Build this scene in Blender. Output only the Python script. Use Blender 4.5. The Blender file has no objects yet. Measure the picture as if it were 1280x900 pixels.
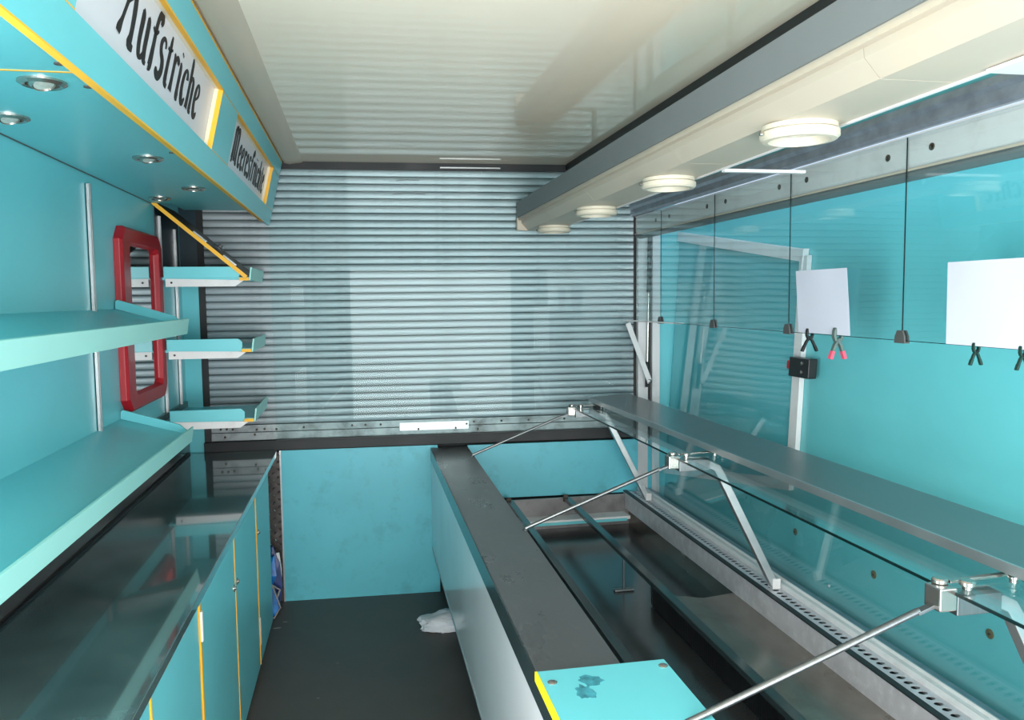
import bpy, bmesh, math, random
from mathutils import Vector, Matrix, noise
random.seed(7)
S = bpy.context.scene
COL = S.collection
PI = math.pi

# ---------------------------------------------------------------- camera
cam = bpy.data.cameras.new('camera')
cam_ob = bpy.data.objects.new('camera', cam); COL.objects.link(cam_ob)
cam.sensor_fit = 'HORIZONTAL'; cam.sensor_width = 36.0
cam.lens = 36.0 * 1000 / 1280
cam.clip_start = 0.02
cam_ob.matrix_world = Matrix(((0.98210223, 0.02531464, -0.18663971, 0.0),
                              (-0.18803298, 0.07442972, -0.97933846, 0.0),
                              (-0.01090006, 0.9969049, 0.07785758, 1.6),
                              (0, 0, 0, 1)))
S.camera = cam_ob

# ---------------------------------------------------------------- world, lights, exposure
w = bpy.data.worlds.new('world'); S.world = w; w.use_nodes = True
bg = w.node_tree.nodes['Background']
bg.inputs[0].default_value = (0.62, 0.78, 1.0, 1); bg.inputs[1].default_value = 1.0

def area(name, loc, rot, sx, sy, power, color):
    l = bpy.data.lights.new(name, 'AREA'); l.shape = 'RECTANGLE'; l.size = sx; l.size_y = sy
    l.energy = power; l.color = color
    o = bpy.data.objects.new(name, l); COL.objects.link(o); o.location = loc; o.rotation_euler = rot
    return o
# daylight through the open rear end behind the camera and the open side door on the left
area('daylight_rear_opening', (0.35, -1.34, 1.05), (math.radians(90), 0, 0), 2.3, 1.8, 150, (1.0, 0.97, 0.93))
area('daylight_side_door', (-0.95, 0.5, 0.95), (math.radians(90), 0, math.radians(-90)), 1.1, 1.6, 46, (1.0, 0.955, 0.93))
# added fill beside the camera on the right, brightens shelf lips and cabinet doors
area('fill_light_right', (1.60, -0.45, 0.85), (math.radians(90), 0, math.radians(90)), 1.3, 1.3, 34, (0.95, 0.98, 1.0))
# daylight leaking through the open slot above the serving hatch
area('daylight_hatch_gap', (1.57, 2.3, 2.2), (0, math.radians(8), 0), 0.1, 3.4, 2.5, (0.85, 0.94, 1.0))

S.view_settings.view_transform = 'Standard'; S.view_settings.look = 'None'
S.view_settings.exposure = 0.44; S.view_settings.gamma = 1.0; S.view_settings.use_curve_mapping = False

# ---------------------------------------------------------------- materials
def srgb(r, g, b):
    f = lambda c: c / 12.92 if c <= 0.04045 else ((c + 0.055) / 1.055) ** 2.4
    return (f(r / 255), f(g / 255), f(b / 255), 1)

def mat(name, col, rough=0.5, metal=0.0, var=0.06, vscale=3.0, bump=0.0, bscale=60, spec=0.5, coat=0.0,
        stretch=(1, 1, 1), scratch=0.0, rvar=0.1, dark=None, dmix=0.0, dscale=4.0):
    m = bpy.data.materials.new(name); m.use_nodes = True
    nt = m.node_tree; N = nt.nodes; L = nt.links
    b = N['Principled BSDF']
    b.inputs['Metallic'].default_value = metal
    b.inputs['Specular IOR Level'].default_value = spec
    b.inputs['Coat Weight'].default_value = coat
    tc = N.new('ShaderNodeTexCoord'); mp = N.new('ShaderNodeMapping'); mp.inputs['Scale'].default_value = stretch
    L.new(tc.outputs['Object'], mp.inputs['Vector'])
    nz = N.new('ShaderNodeTexNoise'); nz.inputs['Scale'].default_value = vscale; nz.inputs['Detail'].default_value = 6
    L.new(mp.outputs[0], nz.inputs['Vector'])
    cr = N.new('ShaderNodeValToRGB')
    c = Vector(col[:3]); lo = c * (1 - var * 2); hi = c * (1 + var)
    cr.color_ramp.elements[0].color = (*lo, 1); cr.color_ramp.elements[0].position = 0.3
    cr.color_ramp.elements[1].color = (*hi, 1); cr.color_ramp.elements[1].position = 0.7
    L.new(nz.outputs['Fac'], cr.inputs[0])
    out = cr.outputs[0]
    if dark:
        n2 = N.new('ShaderNodeTexNoise'); n2.inputs['Scale'].default_value = dscale; n2.inputs['Detail'].default_value = 9
        n2.inputs['Roughness'].default_value = 0.7
        L.new(mp.outputs[0], n2.inputs['Vector'])
        r2 = N.new('ShaderNodeValToRGB'); r2.color_ramp.elements[0].position = 0.56 - 0.1 * dmix; r2.color_ramp.elements[1].position = 0.72
        r2.color_ramp.elements[1].color = (dmix, dmix, dmix, 1)
        L.new(n2.outputs['Fac'], r2.inputs[0])
        mx = N.new('ShaderNodeMix'); mx.data_type = 'RGBA'; mx.inputs[7].default_value = dark
        L.new(r2.outputs[0], mx.inputs[0]); L.new(out, mx.inputs[6]); out = mx.outputs[2]
    L.new(out, b.inputs['Base Color'])
    mr = N.new('ShaderNodeMapRange'); mr.inputs['To Min'].default_value = max(0.02, rough - rvar * 0.5); mr.inputs['To Max'].default_value = rough + rvar
    L.new(nz.outputs['Fac'], mr.inputs['Value']); L.new(mr.outputs[0], b.inputs['Roughness'])
    if bump > 0:
        n3 = N.new('ShaderNodeTexNoise'); n3.inputs['Scale'].default_value = bscale; n3.inputs['Detail'].default_value = 4
        L.new(mp.outputs[0], n3.inputs['Vector'])
        bp = N.new('ShaderNodeBump'); bp.inputs['Strength'].default_value = bump; bp.inputs['Distance'].default_value = 0.004
        L.new(n3.outputs['Fac'], bp.inputs['Height']); L.new(bp.outputs[0], b.inputs['Normal'])
    return m

def glass(name, tint, fres=1.45, rough=0.0, extra=0.0):
    m = bpy.data.materials.new(name); m.use_nodes = True
    nt = m.node_tree; N = nt.nodes; L = nt.links
    for n in list(N):
        if n.type != 'OUTPUT_MATERIAL': N.remove(n)
    out = [n for n in N if n.type == 'OUTPUT_MATERIAL'][0]
    t = N.new('ShaderNodeBsdfTransparent'); t.inputs[0].default_value = tint
    g = N.new('ShaderNodeBsdfGlossy'); g.inputs['Roughness'].default_value = rough; g.inputs['Color'].default_value = (0.95, 1, 1, 1)
    f = N.new('ShaderNodeFresnel'); f.inputs['IOR'].default_value = fres
    geo = N.new('ShaderNodeNewGeometry')          # back faces use the inverse ratio so both faces of a pane agree
    mi = N.new('ShaderNodeMapRange'); mi.inputs['To Min'].default_value = fres; mi.inputs['To Max'].default_value = 1 / fres
    L.new(geo.outputs['Backfacing'], mi.inputs['Value'])
    mx = N.new('ShaderNodeMixShader')
    L.new(mi.outputs[0], f.inputs['IOR'])
    ad = N.new('ShaderNodeMath'); ad.operation = 'ADD'; ad.use_clamp = True; ad.inputs[1].default_value = extra
    L.new(f.outputs[0], ad.inputs[0]); L.new(ad.outputs[0], mx.inputs[0])
    L.new(t.outputs[0], mx.inputs[1]); L.new(g.outputs[0], mx.inputs[2]); L.new(mx.outputs[0], out.inputs[0])
    return m

M = {}
M['teal'] = mat('teal_laminate', srgb(108, 199, 208), 0.32, var=0.03, vscale=2, bump=0.03, bscale=250, rvar=0.06)
M['teal_dirty'] = mat('teal_laminate_worn', srgb(94, 190, 206), 0.36, var=0.05, vscale=2.5, dark=srgb(50, 110, 112), dmix=0.35, dscale=7, bump=0.03, bscale=200)
M['teal_flap'] = mat('teal_paint_gloss', srgb(106, 196, 202), 0.24, var=0.04, vscale=1.5, rvar=0.08)
M['teal_pane'] = mat('teal_acrylic', srgb(88, 180, 190), 0.05, var=0.02, vscale=1, rvar=0.02, spec=1.0, coat=0.4)
M['teal_lit'] = mat('lit_teal_lip', srgb(160, 222, 216), 0.4, var=0.02)  # shelf lip teal, lightened to paint in the light on the fronts
M['shade_navy'] = mat('dark_petrol_shade', srgb(14, 50, 62), 0.4, var=0.1)  # shade under slanted board and overhead box, put into the colour
M['yellow'] = mat('yellow_edge_band', srgb(240, 178, 40), 0.45, var=0.05)
M['yellow_bright'] = mat('bright_yellow_edge', srgb(250, 225, 30), 0.45, var=0.04)
M['cream'] = mat('cream_enamel', srgb(190, 179, 162), 0.4, var=0.02, rvar=0.06, dark=srgb(200, 180, 150), dmix=0.25, dscale=3)
M['ceiling'] = mat('cream_gloss_panel', srgb(238, 226, 206), 0.04, var=0.02, vscale=2, rvar=0.02)
M['greypaint'] = mat('grey_paint', srgb(112, 118, 120), 0.45, var=0.04)
M['white'] = mat('white_laminate', srgb(240, 236, 238), 0.14, var=0.015, rvar=0.04, coat=0.3)
M['whitemetal'] = mat('white_metal', srgb(222, 220, 220), 0.35, var=0.03, rvar=0.1, dark=srgb(160, 155, 150), dmix=0.3, dscale=9)
M['alu'] = mat('aluminium', srgb(188, 192, 194), 0.34, metal=0.85, var=0.06, vscale=8, rvar=0.12)
M['slat'] = mat('shutter_slat', srgb(152, 163, 168), 0.44, metal=0.45, var=0.03, vscale=5, stretch=(1, 1, 2), rvar=0.12, dark=srgb(95, 98, 98), dmix=0.45, dscale=6)
M['slat_dirty'] = mat('shutter_bottom_metal', srgb(150, 158, 160), 0.45, metal=0.5, var=0.15, vscale=9, dark=srgb(50, 50, 50), dmix=0.8, dscale=6)
M['steel'] = mat('brushed_steel', srgb(122, 126, 128), 0.32, metal=0.9, var=0.06, vscale=10, stretch=(12, 1, 1), rvar=0.1)
M['steelface'] = mat('scratched_steel', srgb(206, 203, 208), 0.36, metal=0.25, var=0.06, vscale=14, rvar=0.15, dark=srgb(232, 232, 236), dmix=0.7, dscale=25)
M['shelfsteel'] = mat('satin_steel_shelf', srgb(128, 134, 135), 0.30, metal=0.75, var=0.05, vscale=10, rvar=0.08)
M['chrome'] = mat('chrome', srgb(182, 176, 170), 0.2, metal=0.9, var=0.04, rvar=0.05)
M['galv'] = mat('galvanised', srgb(150, 160, 172), 0.3, metal=0.5, var=0.12, vscale=20, rvar=0.15)
M['wellsteel'] = mat('stained_steel', srgb(158, 150, 142), 0.2, metal=0.75, var=0.15, vscale=3, rvar=0.14, dark=srgb(84, 70, 56), dmix=0.6, dscale=2.5)
M['tray'] = mat('tray_steel', srgb(104, 108, 110), 0.18, metal=0.75, var=0.12, vscale=3, rvar=0.1, dark=srgb(56, 54, 52), dmix=0.5, dscale=3)
M['wellside'] = mat('dull_zinc', srgb(130, 128, 128), 0.4, metal=0.4, var=0.2, vscale=12, rvar=0.1, dark=srgb(60, 58, 56), dmix=0.6, dscale=6)
M['black'] = mat('black_rubber', srgb(16, 22, 26), 0.5, var=0.2, vscale=12)
M['dark'] = mat('dark_recess', srgb(38, 44, 46), 0.5, var=0.15)
M['worktop'] = mat('dark_worktop', srgb(78, 100, 102), 0.08, var=0.2, vscale=5, rvar=0.05, spec=1.0, coat=0.8, dark=srgb(96, 114, 114), dmix=0.3, dscale=12)
M['striptop'] = mat('black_strip_top', srgb(82, 82, 84), 0.26, var=0.08, vscale=9, rvar=0.16, spec=0.7, stretch=(1, 0.4, 1), bump=0.08, bscale=160, dark=srgb(120, 118, 116), dmix=0.25, dscale=40)
M['stripface'] = mat('strip_face', srgb(46, 58, 60), 0.15, var=0.08, rvar=0.05, spec=0.8)
M['backsplash'] = mat('dark_backsplash', srgb(62, 57, 56), 0.2, metal=0.3, var=0.12, vscale=6, rvar=0.1)
M['floor'] = mat('grey_floor_covering', srgb(80, 75, 72), 0.5, var=0.12, vscale=4, bump=0.25, bscale=300, rvar=0.15, dark=srgb(90, 85, 76), dmix=0.35, dscale=14)
M['tread'] = mat('tread_plate_metal', srgb(96, 90, 88), 0.3, metal=0.5, var=0.2, vscale=20, rvar=0.2)
M['red'] = mat('red_plastic', srgb(168, 20, 34), 0.35, var=0.08)
M['mirror'] = mat('mirror_glass', srgb(205, 212, 212), 0.03, metal=1.0, var=0.03, vscale=5, rvar=0.03)
M['paper'] = mat('white_paper', srgb(212, 212, 226), 0.75, var=0.015, vscale=5)
M['pink'] = mat('pink_rubber', srgb(235, 90, 115), 0.5, var=0.05)
M['greymetal'] = mat('grey_green_metal', srgb(112, 128, 124), 0.4, metal=0.4, var=0.1, vscale=30)
M['blackplastic'] = mat('black_plastic', srgb(22, 24, 26), 0.35, var=0.1)
M['greenblack'] = mat('dark_green_plastic', srgb(28, 58, 52), 0.4, var=0.15)
M['clipgrey'] = mat('dark_grey_clip', srgb(82, 82, 82), 0.45, var=0.1)
M['cable'] = mat('black_joint', srgb(24, 40, 42), 0.5, var=0.1)
M['signwhite'] = mat('opal_sign_panel', srgb(216, 218, 226), 0.3, var=0.02)
M['beige'] = mat('beige_plastic', srgb(228, 214, 186), 0.4, var=0.03)
M['ink'] = mat('black_ink', srgb(22, 24, 26), 0.5, var=0.1)
M['lens'] = mat('spot_lens', srgb(168, 182, 176), 0.08, var=0.15, vscale=60, spec=0.8, coat=0.5)
M['lamprim'] = mat('cream_lamp_plastic', srgb(206, 197, 178), 0.4, var=0.02)
M['cloth'] = mat('white_cloth', srgb(214, 216, 222), 0.8, var=0.05, vscale=10, bump=0.2, bscale=200)
M['blue'] = mat('blue_bag_plastic', srgb(20, 120, 200), 0.4, var=0.25, vscale=12)
M['bluedark'] = mat('dark_blue_bag', srgb(18, 50, 120), 0.4, var=0.3, vscale=14)
M['greytrim'] = mat('grey_bag_binding', srgb(150, 150, 146), 0.6, var=0.1)
M['brown'] = mat('dark_brown_board', srgb(62, 58, 44), 0.4, var=0.25, vscale=6)
M['brass'] = mat('dull_brass_washer', srgb(150, 140, 108), 0.4, metal=0.6, var=0.15, vscale=40)
M['hole'] = mat('screw_recess', srgb(70, 55, 42), 0.5, var=0.1)
M['canopy_lens'] = mat('ribbed_lamp_lens', srgb(120, 146, 142), 0.08, var=0.3, vscale=50, spec=0.8)
M['glass'] = glass('clear_glass', (0.97, 0.99, 0.99, 1), 1.5)
M['glass_hang'] = glass('green_tinted_glass', (0.95, 0.98, 0.98, 1), 1.5)
M['glass_shelf'] = glass('smoked_shelf_glass', (0.94, 0.97, 0.97, 1), 1.5)
M['glass_front'] = glass('thin_clear_glazing', (0.95, 0.985, 0.985, 1), 1.13)
M['glass_edge'] = mat('glass_edge_dark', srgb(10, 34, 34), 0.2, var=0.1)

# ---------------------------------------------------------------- mesh helpers
class MB:
    """collects shapes in world space into one mesh object"""
    def __init__(s): s.v = []; s.f = []
    def add(s, vs, fs):
        o = len(s.v); s.v += [Vector(v) for v in vs]; s.f += [tuple(i + o for i in f) for f in fs]; return s
    def box(s, x0, x1, y0, y1, z0, z1):
        return s.add([(x0, y0, z0), (x1, y0, z0), (x1, y1, z0), (x0, y1, z0), (x0, y0, z1), (x1, y0, z1), (x1, y1, z1), (x0, y1, z1)],
                     [(3, 2, 1, 0), (4, 5, 6, 7), (0, 1, 5, 4), (1, 2, 6, 5), (2, 3, 7, 6), (3, 0, 4, 7)])
    def hexa(s, p):   # 8 points, bottom 4 then top 4
        return s.add(p, [(3, 2, 1, 0), (4, 5, 6, 7), (0, 1, 5, 4), (1, 2, 6, 5), (2, 3, 7, 6), (3, 0, 4, 7)])
    def prism(s, poly, axis, a, b):
        """poly: 2D points. axis 'y': poly=(x,z); 'x': (y,z); 'z': (x,y)"""
        def P(p, t):
            return {'y': (p[0], t, p[1]), 'x': (t, p[0], p[1]), 'z': (p[0], p[1], t)}[axis]
        n = len(poly); vs = [P(p, a) for p in poly] + [P(p, b) for p in poly]
        fs = [tuple(range(n))[::-1], tuple(range(n, 2 * n))] + [(i, (i + 1) % n, n + (i + 1) % n, n + i) for i in range(n)]
        return s.add(vs, fs)
    def sweep(s, poly, axis, stations):
        """poly(t)->list of 3D points for each station, closed profile"""
        rings = [poly(t) for t in stations]; n = len(rings[0]); vs = [p for r in rings for p in r]; fs = []
        for k in range(len(rings) - 1):
            for i in range(n):
                fs.append((k * n + i, k * n + (i + 1) % n, (k + 1) * n + (i + 1) % n, (k + 1) * n + i))
        fs.append(tuple(range(n))[::-1]); fs.append(tuple(range((len(rings) - 1) * n, len(rings) * n)))
        return s.add(vs, fs)
    def tube(s, pts, r, n=10, r2=None):
        pts = [Vector(p) for p in pts]; rings = []
        for i, p in enumerate(pts):
            d = (pts[min(i + 1, len(pts) - 1)] - pts[max(i - 1, 0)]).normalized()
            up = Vector((0, 0, 1)) if abs(d.z) < 0.9 else Vector((0, 1, 0))
            a = d.cross(up).normalized(); b = a.cross(d)
            rr = r if r2 is None else r + (r2 - r) * i / (len(pts) - 1)
            rings.append([p + a * rr * math.cos(2 * PI * k / n) + b * rr * math.sin(2 * PI * k / n) for k in range(n)])
        return s.sweep(lambda t: rings[t], None, range(len(rings)))
    def bar(s, pts, w, h, side):
        """rectangular section swept along pts; side = vector of the width direction"""
        pts = [Vector(p) for p in pts]; sd = Vector(side).normalized(); rings = []
        for i, p in enumerate(pts):
            d = (pts[min(i + 1, len(pts) - 1)] - pts[max(i - 1, 0)]).normalized()
            u = d.cross(sd).normalized()
            rings.append([p - sd * w / 2 - u * h / 2, p + sd * w / 2 - u * h / 2, p + sd * w / 2 + u * h / 2, p - sd * w / 2 + u * h / 2])
        return s.sweep(lambda t: rings[t], None, range(len(rings)))
    def lathe(s, c, axis, prof, n=24):
        """prof: (radius, t) pairs along the axis"""
        ax = Vector(axis).normalized(); up = Vector((0, 0, 1)) if abs(ax.z) < 0.9 else Vector((0, 1, 0))
        a = ax.cross(up).normalized(); b = a.cross(ax); c = Vector(c)
        vs = []; fs = []
        for (r, t) in prof:
            for k in range(n):
                vs.append(c + ax * t + a * max(r, 1e-5) * math.cos(2 * PI * k / n) + b * max(r, 1e-5) * math.sin(2 * PI * k / n))
        for j in range(len(prof) - 1):
            for k in range(n):
                fs.append((j * n + k, j * n + (k + 1) % n, (j + 1) * n + (k + 1) % n, (j + 1) * n + k))
        fs.append(tuple(range(n))[::-1]); fs.append(tuple(range((len(prof) - 1) * n, len(prof) * n)))
        return s.add(vs, fs)
    def mesh(s, name, m, org=(0, 0, 0), smooth=False, bevel=0.0):
        me = bpy.data.meshes.new(name); o = Vector(org)
        me.from_pydata([tuple(v - o) for v in s.v], [], s.f)
        bm = bmesh.new(); bm.from_mesh(me)
        bmesh.ops.recalc_face_normals(bm, faces=bm.faces)
        if bevel > 0:
            es = [e for e in bm.edges if len(e.link_faces) == 2 and e.calc_face_angle(0) > 0.5]
            bmesh.ops.bevel(bm, geom=es, offset=bevel, segments=2, affect='EDGES', profile=0.6)
        bm.to_mesh(me); bm.free()
        me.materials.append(m)
        if smooth:
            for p in me.polygons: p.use_smooth = True
            try: me.set_sharp_from_angle(angle=math.radians(38))
            except Exception: pass
        return me
    def build(s, name, m, parent=None, smooth=False, bevel=0.0, label=None, kind=None):
        """link as ONE object; a child is placed relative to its parent's world location"""
        org = s.center() if parent is None else wloc(parent)
        me = s.mesh(name, m, org, smooth, bevel)
        o = bpy.data.objects.new(name, me); COL.objects.link(o)
        if parent is not None: o.parent = parent
        else: o.location = org
        if label: o['label'] = label
        if kind: o['kind'] = kind
        return o
    def center(s):
        xs = [v.x for v in s.v]; ys = [v.y for v in s.v]; zs = [v.z for v in s.v]
        return Vector(((min(xs) + max(xs)) / 2, (min(ys) + max(ys)) / 2, min(zs)))

def wloc(o):
    p = Vector(o.location)
    while o.parent is not None:
        o = o.parent; p += Vector(o.location)
    return p

def thing(name, label, cat, loc, group=None):
    o = bpy.data.objects.new(name, None); COL.objects.link(o)
    o.location = loc; o.empty_display_size = 0.05
    o['label'] = label; o['category'] = cat
    if group: o['group'] = group
    return o
def tag(o, label, cat, group=None):
    o['label'] = label; o['category'] = cat
    if group: o['group'] = group
    return o
def struct(o, label=None):
    o['kind'] = 'structure'
    if label: o['label'] = label
    return o
def B(*a): return MB().box(*a)
def copyobj(o, parent=None, loc=None):
    c = o.copy(); COL.objects.link(c)
    if parent is not None: c.parent = parent
    if loc is not None: c.location = loc
    return c

YN, YF = -1.3, 4.36          # ends of the trailer body
XL, XR, ZC = -0.885, 1.68, 2.31
def yr(x): return 4.303 - 0.045 * x      # the shutter end is set slightly out of square

# ---------------------------------------------------------------- structure
struct(B(XL - 0.05, XR + 0.3, YN, YF + 0.1, -0.04, 0).build('floor', M['floor']), 'dark grey worn floor covering of the sales trailer')
struct(B(XL - 0.05, 1.56, YN, YF + 0.1, ZC, ZC + 0.04).build('ceiling', M['ceiling']), 'glossy cream ceiling with soft reflections')
wl = MB(); wl.box(XL - 0.04, XL, 1.12, YF + 0.1, 0, ZC); wl.box(XL - 0.04, XL, YN, 0.0, 0, ZC); wl.box(XL - 0.04, XL, 0.0, 1.12, 2.05, ZC)
struct(wl.build('wall_left', M['teal']), 'glossy teal side wall panel')
struct(B(1.50, 1.53, YN, YF + 0.1, 2.075, ZC).build('wall_right', M['teal']), 'teal wall strip above the serving hatch')
wf = MB(); wf.box(XL, -0.6, YN - 0.04, YN, 0, ZC); wf.box(1.35, XR + .2, YN - 0.04, YN, 0, ZC); wf.box(-0.6, 1.35, YN - 0.04, YN, 2.2, ZC)
struct(wf.build('wall_front', M['teal']))
struct(B(1.62, 1.66, 0.36, 0.55, 0, 2.075).build('wall_right_lower', M['teal']))

# rear (shutter) end: framing round the shutter
def rear(x0, x1, z0, z1, d0, d1):
    """box following the shutter end; d = distance in front of the end plane"""
    m = MB()
    return m.hexa([(x0, yr(x0) - d1, z0), (x1, yr(x1) - d1, z0), (x1, yr(x1) - d0, z0), (x0, yr(x0) - d0, z0),
                   (x0, yr(x0) - d1, z1), (x1, yr(x1) - d1, z1), (x1, yr(x1) - d0, z1), (x0, yr(x0) - d0, z1)])
struct(rear(XL, XR, 0, ZC, -0.11, -0.08).build('wall_back', M['dark']))
struct(rear(XL, -0.802, 0.0, ZC, -0.075, 0.0).build('wall_back_return', M['teal']), 'narrow teal wall return left of the shutter')
struct(rear(-0.802, 1.60, 2.272, ZC, -0.075, 0.004).build('trim_1', M['black']), 'black header strip above the roller shutter')
struct(rear(-0.802, -0.768, 0.82, 2.272, -0.075, 0.004).build('trim_2', M['black']), 'black guide strip left of the shutter')
st = rear(-0.802, 1.50, 0.815, 0.868, -0.06, 0.03)
struct(st.build('trim_3', M['black'], bevel=0.004), 'dirty black seal under the roller shutter')
struct(rear(1.495, 1.512, 0.5, 2.272, -0.06, 0.0).build('trim_4', M['black']))
struct(B(1.115, 1.15, YN, yr(1.1), ZC - 0.03, ZC).build('trim_5', M['dark']), 'dark strip along the right edge of the ceiling')
struct(MB().prism([(-0.356, 2.299), (-0.33, 2.295), (-0.27, 2.304), (-0.262, ZC), (-0.356, ZC)], 'y', 0.9, yr(-0.3)).build('trim_6', M['cream'], smooth=True), 'beige cove moulding between sign fascia and ceiling')
# thin loose metal strip under the header
tag(rear(0.44, 0.76, 2.283, 2.290, 0.004, 0.010).build('cover_strip', M['shelfsteel']), 'thin loose metal strip on the black header above the shutter', 'strip')

# ---------------------------------------------------------------- roller shutter, slat by slat
sh = thing('roller_shutter', 'closed grey metal roller shutter of narrow horizontal slats at the far end', 'shutter', (0.365, yr(0.365), 0.868))
pitch = 0.0378
def slat_mb(z0):
    m = MB()
    prof = [(0.012, 0.0), (0.0045, 0.0008), (0.0015, 0.003), (0.0, 0.009), (-0.0012, 0.020), (0.0, 0.030), (0.002, 0.0345), (0.006, 0.0367), (0.012, 0.0372)]
    def ring(x): return [Vector((x, yr(x) + d, z0 + z)) for d, z in prof]
    return m.sweep(ring, None, [-0.768, 1.495])
zs = 0.952
k = 0; slat0 = None
while zs + k * pitch < 2.262:
    if slat0 is None:
        slat0 = slat_mb(zs).build('slat', M['slat'], sh, smooth=True)
    else:
        c = copyobj(slat0, sh, (0, random.uniform(-0.0008, 0.0008), k * pitch))
        c.rotation_euler.y = random.uniform(-0.0006, 0.0006)
    k += 1
def flat(x0, x1, z0, z1, d=0.0): return rear(x0, x1, z0, z1, -0.014, d)
flat(-0.768, 1.495, 0.913, 0.950, 0.0).build('bottom_slat', M['slat_dirty'], sh, bevel=0.002)
flat(-0.768, 1.495, 0.870, 0.911, 0.002).build('bottom_rail', M['slat_dirty'], sh, bevel=0.002)
flat(0.20, 0.57, 0.893, 0.936, 0.005).build('repair_plate', M['alu'], sh, bevel=0.001, label='lighter rectangular plate screwed to the bottom rail')
sc0 = None
for (sx, sz) in [(-.72, .932), (-.69, .932), (-.66, .93), (-.54, .925), (-.50, .928), (-.44, .925), (-.3, .93), (-.05, .932), (.02, .932), (.1, .931), (.56, .92), (.60, .93), (.62, .89), (.75, .93), (.9, .93), (1.1, .93), (1.4, .955), (-.7, .89), (-.55, .9), (.3, .9), (.5, .9)]:
    p = (sx, yr(sx) - 0.001, sz)
    if sc0 is None:
        sc0 = MB().lathe(p, (0, -1, 0), [(0.006, 0), (0.006, 0.006), (0.003, 0.008)], 8).build('screw', M['hole'], sh); b0 = Vector(p)
    else: copyobj(sc0, sh, tuple(Vector(p) - b0))
# dents and clips caught between slats
for (x0, x1, z) in [(0.21, 0.33, 2.216), (0.19, 0.36, 2.146)]:
    MB().bar([(x0, yr(x0) - 0.004, z), ((x0 + x1) / 2, yr(x0) - 0.007, z + 0.006), (x1, yr(x1) - 0.004, z + 0.002)], 0.003, 0.003, (0, 1, 0)).build('wire_clip', M['clipgrey'], sh)

# glazing in front of the shutter
gz = thing('front_glazing', 'large clear glass pane standing just in front of the roller shutter', 'glass pane', (0.5, 4.24, 0.87))
rear(-0.44, 1.47, 0.872, 2.262, 0.031, 0.036).build('pane', M['glass_front'], gz)
rear(-0.44, 1.47, 0.869, 0.874, 0.028, 0.039).build('bottom_channel', M['dark'], gz)

# ---------------------------------------------------------------- rear partition panels and tread plate
pp = rear(-0.42, 0.40, 0.0, 0.812, 0.002, 0.018)
tag(pp.build('partition_panel', M['teal_dirty'], bevel=0.001), 'scuffed teal panel closing the end of the aisle under the shutter', 'panel')
pe = rear(-0.428, -0.42, 0.0, 0.812, 0.0, 0.022)
tag(pe.build('edge_profile', M['alu']), 'thin aluminium edge strip left of the aisle end panel', 'strip')
tp = thing('tread_plate', 'dark metal tread plate in the gap beside the aisle end panel', 'plate', (-0.63, yr(-.6), 0))
rear(-0.80, -0.43, 0.0, 0.80, 0.0, 0.004).build('base_sheet', M['tread'], tp)
l0 = None; cnt = 0
for i in range(8):
    for j in range(19):
        x = -0.62 + i * 0.026; z = 0.05 + j * 0.040 + (i % 2) * 0.020
        if x > -0.435 or z > 0.79: continue
        p = Vector((x, yr(x) - 0.004, z)); a = 0.7 if (i + j) % 2 else -0.7
        if cnt >= 290: break
        if l0 is None:
            m_ = MB(); m_.add([(p.x - 0.015, p.y, p.z), (p.x, p.y, p.z - 0.0055), (p.x + 0.015, p.y, p.z), (p.x, p.y, p.z + 0.0055), (p.x - 0.007, p.y - 0.004, p.z), (p.x + 0.007, p.y - 0.004, p.z)],
                              [(0, 1, 4), (1, 5, 4), (1, 2, 5), (2, 3, 5), (3, 4, 5), (3, 0, 4), (0, 3, 2, 1)])
            lozm = m_.mesh('lozenge', M['chrome'], p); l0 = True
        lo = bpy.data.objects.new('lozenge', lozm); COL.objects.link(lo); lo.parent = tp
        lo.location = p - Vector(tp.location); lo.rotation_euler = (0, a, 0); cnt += 1
tag(rear(0.56, 1.60, 0.508, 0.806, 0.01, 0.03).build('partition_panel', M['teal_dirty'], bevel=0.001), 'short teal panel under the shutter behind the cooling well', 'panel')

# ---------------------------------------------------------------- left counter
tag(B(-0.87, -0.436, 1.13, 4.29, 0.792, 0.82).build('worktop', M['worktop'], bevel=0.003), 'long glossy dark worktop on the left cabinets', 'worktop')
tag(B(XL, -0.871, 1.13, 4.31, 0.822, 1.09).build('backsplash', M['backsplash']), 'dark metal backsplash along the wall behind the left worktop', 'backsplash')
tag(B(-0.871, -0.862, 1.13, 4.28, 0.8205, 0.829).build('sealing_bead', M['black'], bevel=0.002), 'black sealing strip between left worktop and backsplash', 'strip')

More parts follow.
